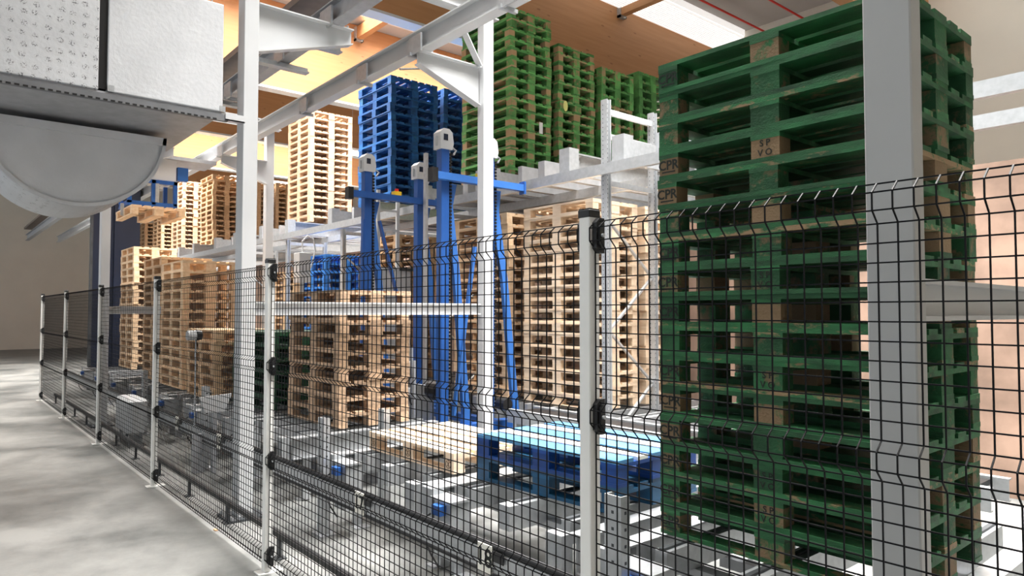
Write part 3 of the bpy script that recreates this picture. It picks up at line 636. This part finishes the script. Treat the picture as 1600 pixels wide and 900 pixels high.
# white cabinet
t = empty('control_cabinet', (-9.7, 5.05, 0), 'white control cabinet behind the blue machine', 'cabinet')
MB().box(-.35, 0, .25, 1.0, .1, 2.42).build('body', M['white'], t, bevel=.006)
for k in range(3): MB().box(0, .012, .26+k*.245, .49+k*.245, .15, 2.30).build('door', M['white'], t)
MB().box(-.37, .03, .22, 1.03, 2.42, 2.47).build('roof_plate', M['dark'], t)
MB().box(-.33, -.02, .27, .98, 0, .1).build('plinth', M['dark'], t)
# grey box with arched cable
t = empty('junction_box', (-11.2, 4.85, 0), 'light grey junction box with an arched cable left of the blue post', 'junction box')
MB().box(-.12, .12, -.1, .1, 2.25, 2.75).build('box', M['white'], t, bevel=.006)
MB().box(-.03, .03, -.03, .03, 0, 2.25).build('stand', M['galv_d'], t)
MB().tube([(0, 0, 2.75), (0, .0, 2.95), (.03, .08, 3.05), (.03, .18, 3.0), (.03, .22, 2.8), (.03, .14, 2.5)], .013, 8).build('arched_cable', M['white'], t)

# ------------------------------------------------------------------ gripper crane with hanging pallet
t = empty('gripper_crane', (-12.9, 2.9, 0), 'overhead gripper with white housing and blue frame at the upper left', 'crane')
MB().chbox(-.45, .15, -.35, .35, 3.98, 4.36, .01).build('housing', M['white'], t)
MB().box(.0, .12, .38, .55, 4.02, 4.25).build('blue_cover', M['mblue_l'], t)
fr = MB(); 
for y in (-.36, .0, .34): fr.box(.1, .17, y-.03, y+.03, 3.56, 3.98)
fr.box(.1, .17, -.39, .37, 3.92, 3.98).box(.1, .17, -.39, .37, 3.52, 3.60)
for y in (-.36, .34): fr.box(-.55, .1, y-.03, y+.03, 3.52, 3.60).box(-.55, -.48, y-.03, y+.03, 3.56, 3.98)
fr.build('lifting_frame', M['mblue'], t)
MB().box(-.5, .14, -.33, .33, 3.47, 3.515).build('gripper_plate', M['green_dark'], t)
for y in (-.435, .395): MB().bar((0, y, 3.56), (0, y, 3.35), .05, .03, (1,0,0)).build('clamp_arm', M['galv'], t)
MB().tube([(0.15,.05,3.6),(.15,.05,3.92)], .035, 10).build('cylinder', M['galv'], t)
MB().box(-.5, .2, .07, 1.0, 4.36, 4.42).build('trolley_beam', M['galv_d'], t)
hp = stack(-12.28, 2.48, 3.32, 1, .15, 'wood', 'pale pallet hanging from the gripper under the round duct', 'x', parts=True, jit=0)[0]
# ------------------------------------------------------------------ left background pieces
t = empty('sliding_gate', (-18.2, 2.9, 0), 'tall navy panel behind the far left column', 'panel')
MB().box(-.4, 0, 0, .42, 0, 4.6).build('panel', M['navy'], t); MB().box(-.5, .06, .42, .95, 0, 4.7).build('panel', M['navy'], t)
MB().box(-.1, .02, -.05, 0, 0, 4.6).build('frame', M['dark'], t)
t = empty('motor_cover', (-10.45, 2.06, 0), 'white rounded motor cover left of the second fence post', 'cover')
MB().chbox(-.52, .28, 0, .24, .14, .60, .05).build('hood', M['white'], t)
MB().box(-.45, -.39, .04, .2, 0, .3).box(.1, .16, .04, .2, 0, .3).build('stand', M['galv_d'], t)
MB().prism([(-.35, .14), (-.05, .14), (-.2, .02)], 'y', .05, .2).build('bracket', M['galv_d'], t)
sn = at(306, 524, Y=2.28)
t = empty('photo_sensor', (sn.x, sn.y, 0), 'white sensor head with black front on a thin stand behind the fence', 'sensor')
MB().tube([(0, -.09, sn.z), (0, .0, sn.z)], .055, 12).build('body', M['white'], t, smooth=False)
MB().tube([(0, .0, sn.z), (0, .06, sn.z)], [.062, .05], 12).build('black_front', M['black'], t)
MB().tube([(0, 0, .42), (0, 0, sn.z-.05)], .009, 6).build('stand', M['galv'], t)
MB().box(-.03, .03, -.02, .1, .0, .42).build('foot', M['galv_d'], t)
pb = MB().prism([(-.1, 0), (.1, 0), (.18, .19), (-.16, .17)], 'x', -.01, .02)
q = pb.build('splash_tray', M['white']); q.location = (-7.93, 2.45, .66); tag(q, 'folded white tray beside the guide post left of the left column', 'tray')
MB().box(-.03, .03, -.02, .02, -.66, .0).build('stand', M['galv_d'], q)
pb = MB().box(-12.6, -12.0, 1.9, 1.96, 0, .05)
tag(MB().chbox(-.025, .02, -.012, .015, 0, .012, .004).build('debris', M['wood_in']), 'tiny wood chip on the concrete beside the fence foot', 'debris').location = at(337, 829, Z=0)

# ------------------------------------------------------------------ the fence
FY, SP = 1.80, .0475
FOLD = [2.02, 1.385, .75, .115]
def prof(top_down=True):
    pts = []
    for zc in FOLD: pts += [(0, zc+.05), (-.03, zc+.025), (-.03, zc-.02), (0, zc-.05)]
    pts.append((0, .04)); return pts
PR = prof()
def panel(width):
    mb = MB(); n = int(round((width-.06)/SP)); x0 = -width/2+.03; dx = (width-.06)/n
    for i in range(n+1):
        x = x0+i*dx; mb.tube([(x, y, z) for y, z in PR], .0025, 4)
    zs = []
    for zc in FOLD: zs += [(0, zc+.05), (-.03, zc+.025), (-.03, zc-.02), (0, zc-.05)]
    for a, b_ in ((0, 1), (1, 2), (2, 3)):
        za = FOLD[a]-.05; zb = FOLD[b_]+.05; m = int(round((za-zb)/SP))
        zs += [(0, za-(za-zb)*k/m) for k in range(1, m)]
    zs.append((0, .04))
    for y, z in zs: mb.tube([(-width/2+.028, y+.005, z), (width/2-.028, y+.005, z)], .0026, 4)
    return mb
PX = [1.3, -1.699, -4.68, -7.70, -10.62, -13.6, -16.6]
plabels = ['nearest black wire panel of the fence, in front of the tallest green stack', 'black wire panel between the big near post and the next post', 'black wire panel with the left white column right behind it', 'black wire panel between the two farthest clear posts', 'black wire panel at the far left end', 'last black wire panel beyond the far left post']
for i in range(6):
    a, b_ = PX[i], PX[i+1]
    t = empty('wire_fence', ((a+b_)/2, FY, 0), plabels[i], 'fence panel', 'wire fence panels')
    panel(abs(a-b_)).build('wire_mesh', M['wire'], t)
def fence_post():
    t = empty('fence_post', (0, FY, 0), '', '')
    MB().chbox(-.026, .026, -.026, .026, .01, 2.10, .003).build('tube', M['post'], t)
    cp = MB().chbox(-.029, .029, -.029, .029, 2.085, 2.112, .003); cp.box(-.026, -.006, -.026, .026, 2.11, 2.117).box(.006, .026, -.026, .026, 2.11, 2.117); cp.build('cap', M['black'], t)
    MB().chbox(-.05, .05, -.07, .10, 0, .01, .002).build('base_plate', M['post'], t)
    for zc in FOLD:
        for s in (1, -1):
            poly = [(-.012, -.045), (.006, -.062), (.03, -.062), (.03, .062), (.006, .062), (-.012, .045)]
            c = MB().prism([(p[0], p[1]+zc) for p in poly], 'x', s*.026, s*.046)
            c.prism([(p[0]*.6+.004, p[1]*.7+zc) for p in poly], 'x', s*.046, s*.054)
            o = c.build('clamp', M['black'], t)
            MB().tube([(s*.05, .01, zc), (s*.062, .01, zc)], .007, 8).build('bolt', M['galv'], o)
    return t
fp = fence_post()
pl = [None, 'large light grey fence post with black cap, nearest the camera', 'fence post in front of the brown stack, left of centre', 'fence post standing on the concrete right of the motor cover', 'far fence post near the left edge, in front of the navy panel', 'farther fence post beyond the left edge column', 'last fence post at the far left']
first = True
for i in range(0, 7):
    if i == 0: continue
    o = fp if first else copy_tree(fp); first = False
    o.location = (PX[i], FY, 0); tag(o, pl[i], 'fence post', 'fence posts')
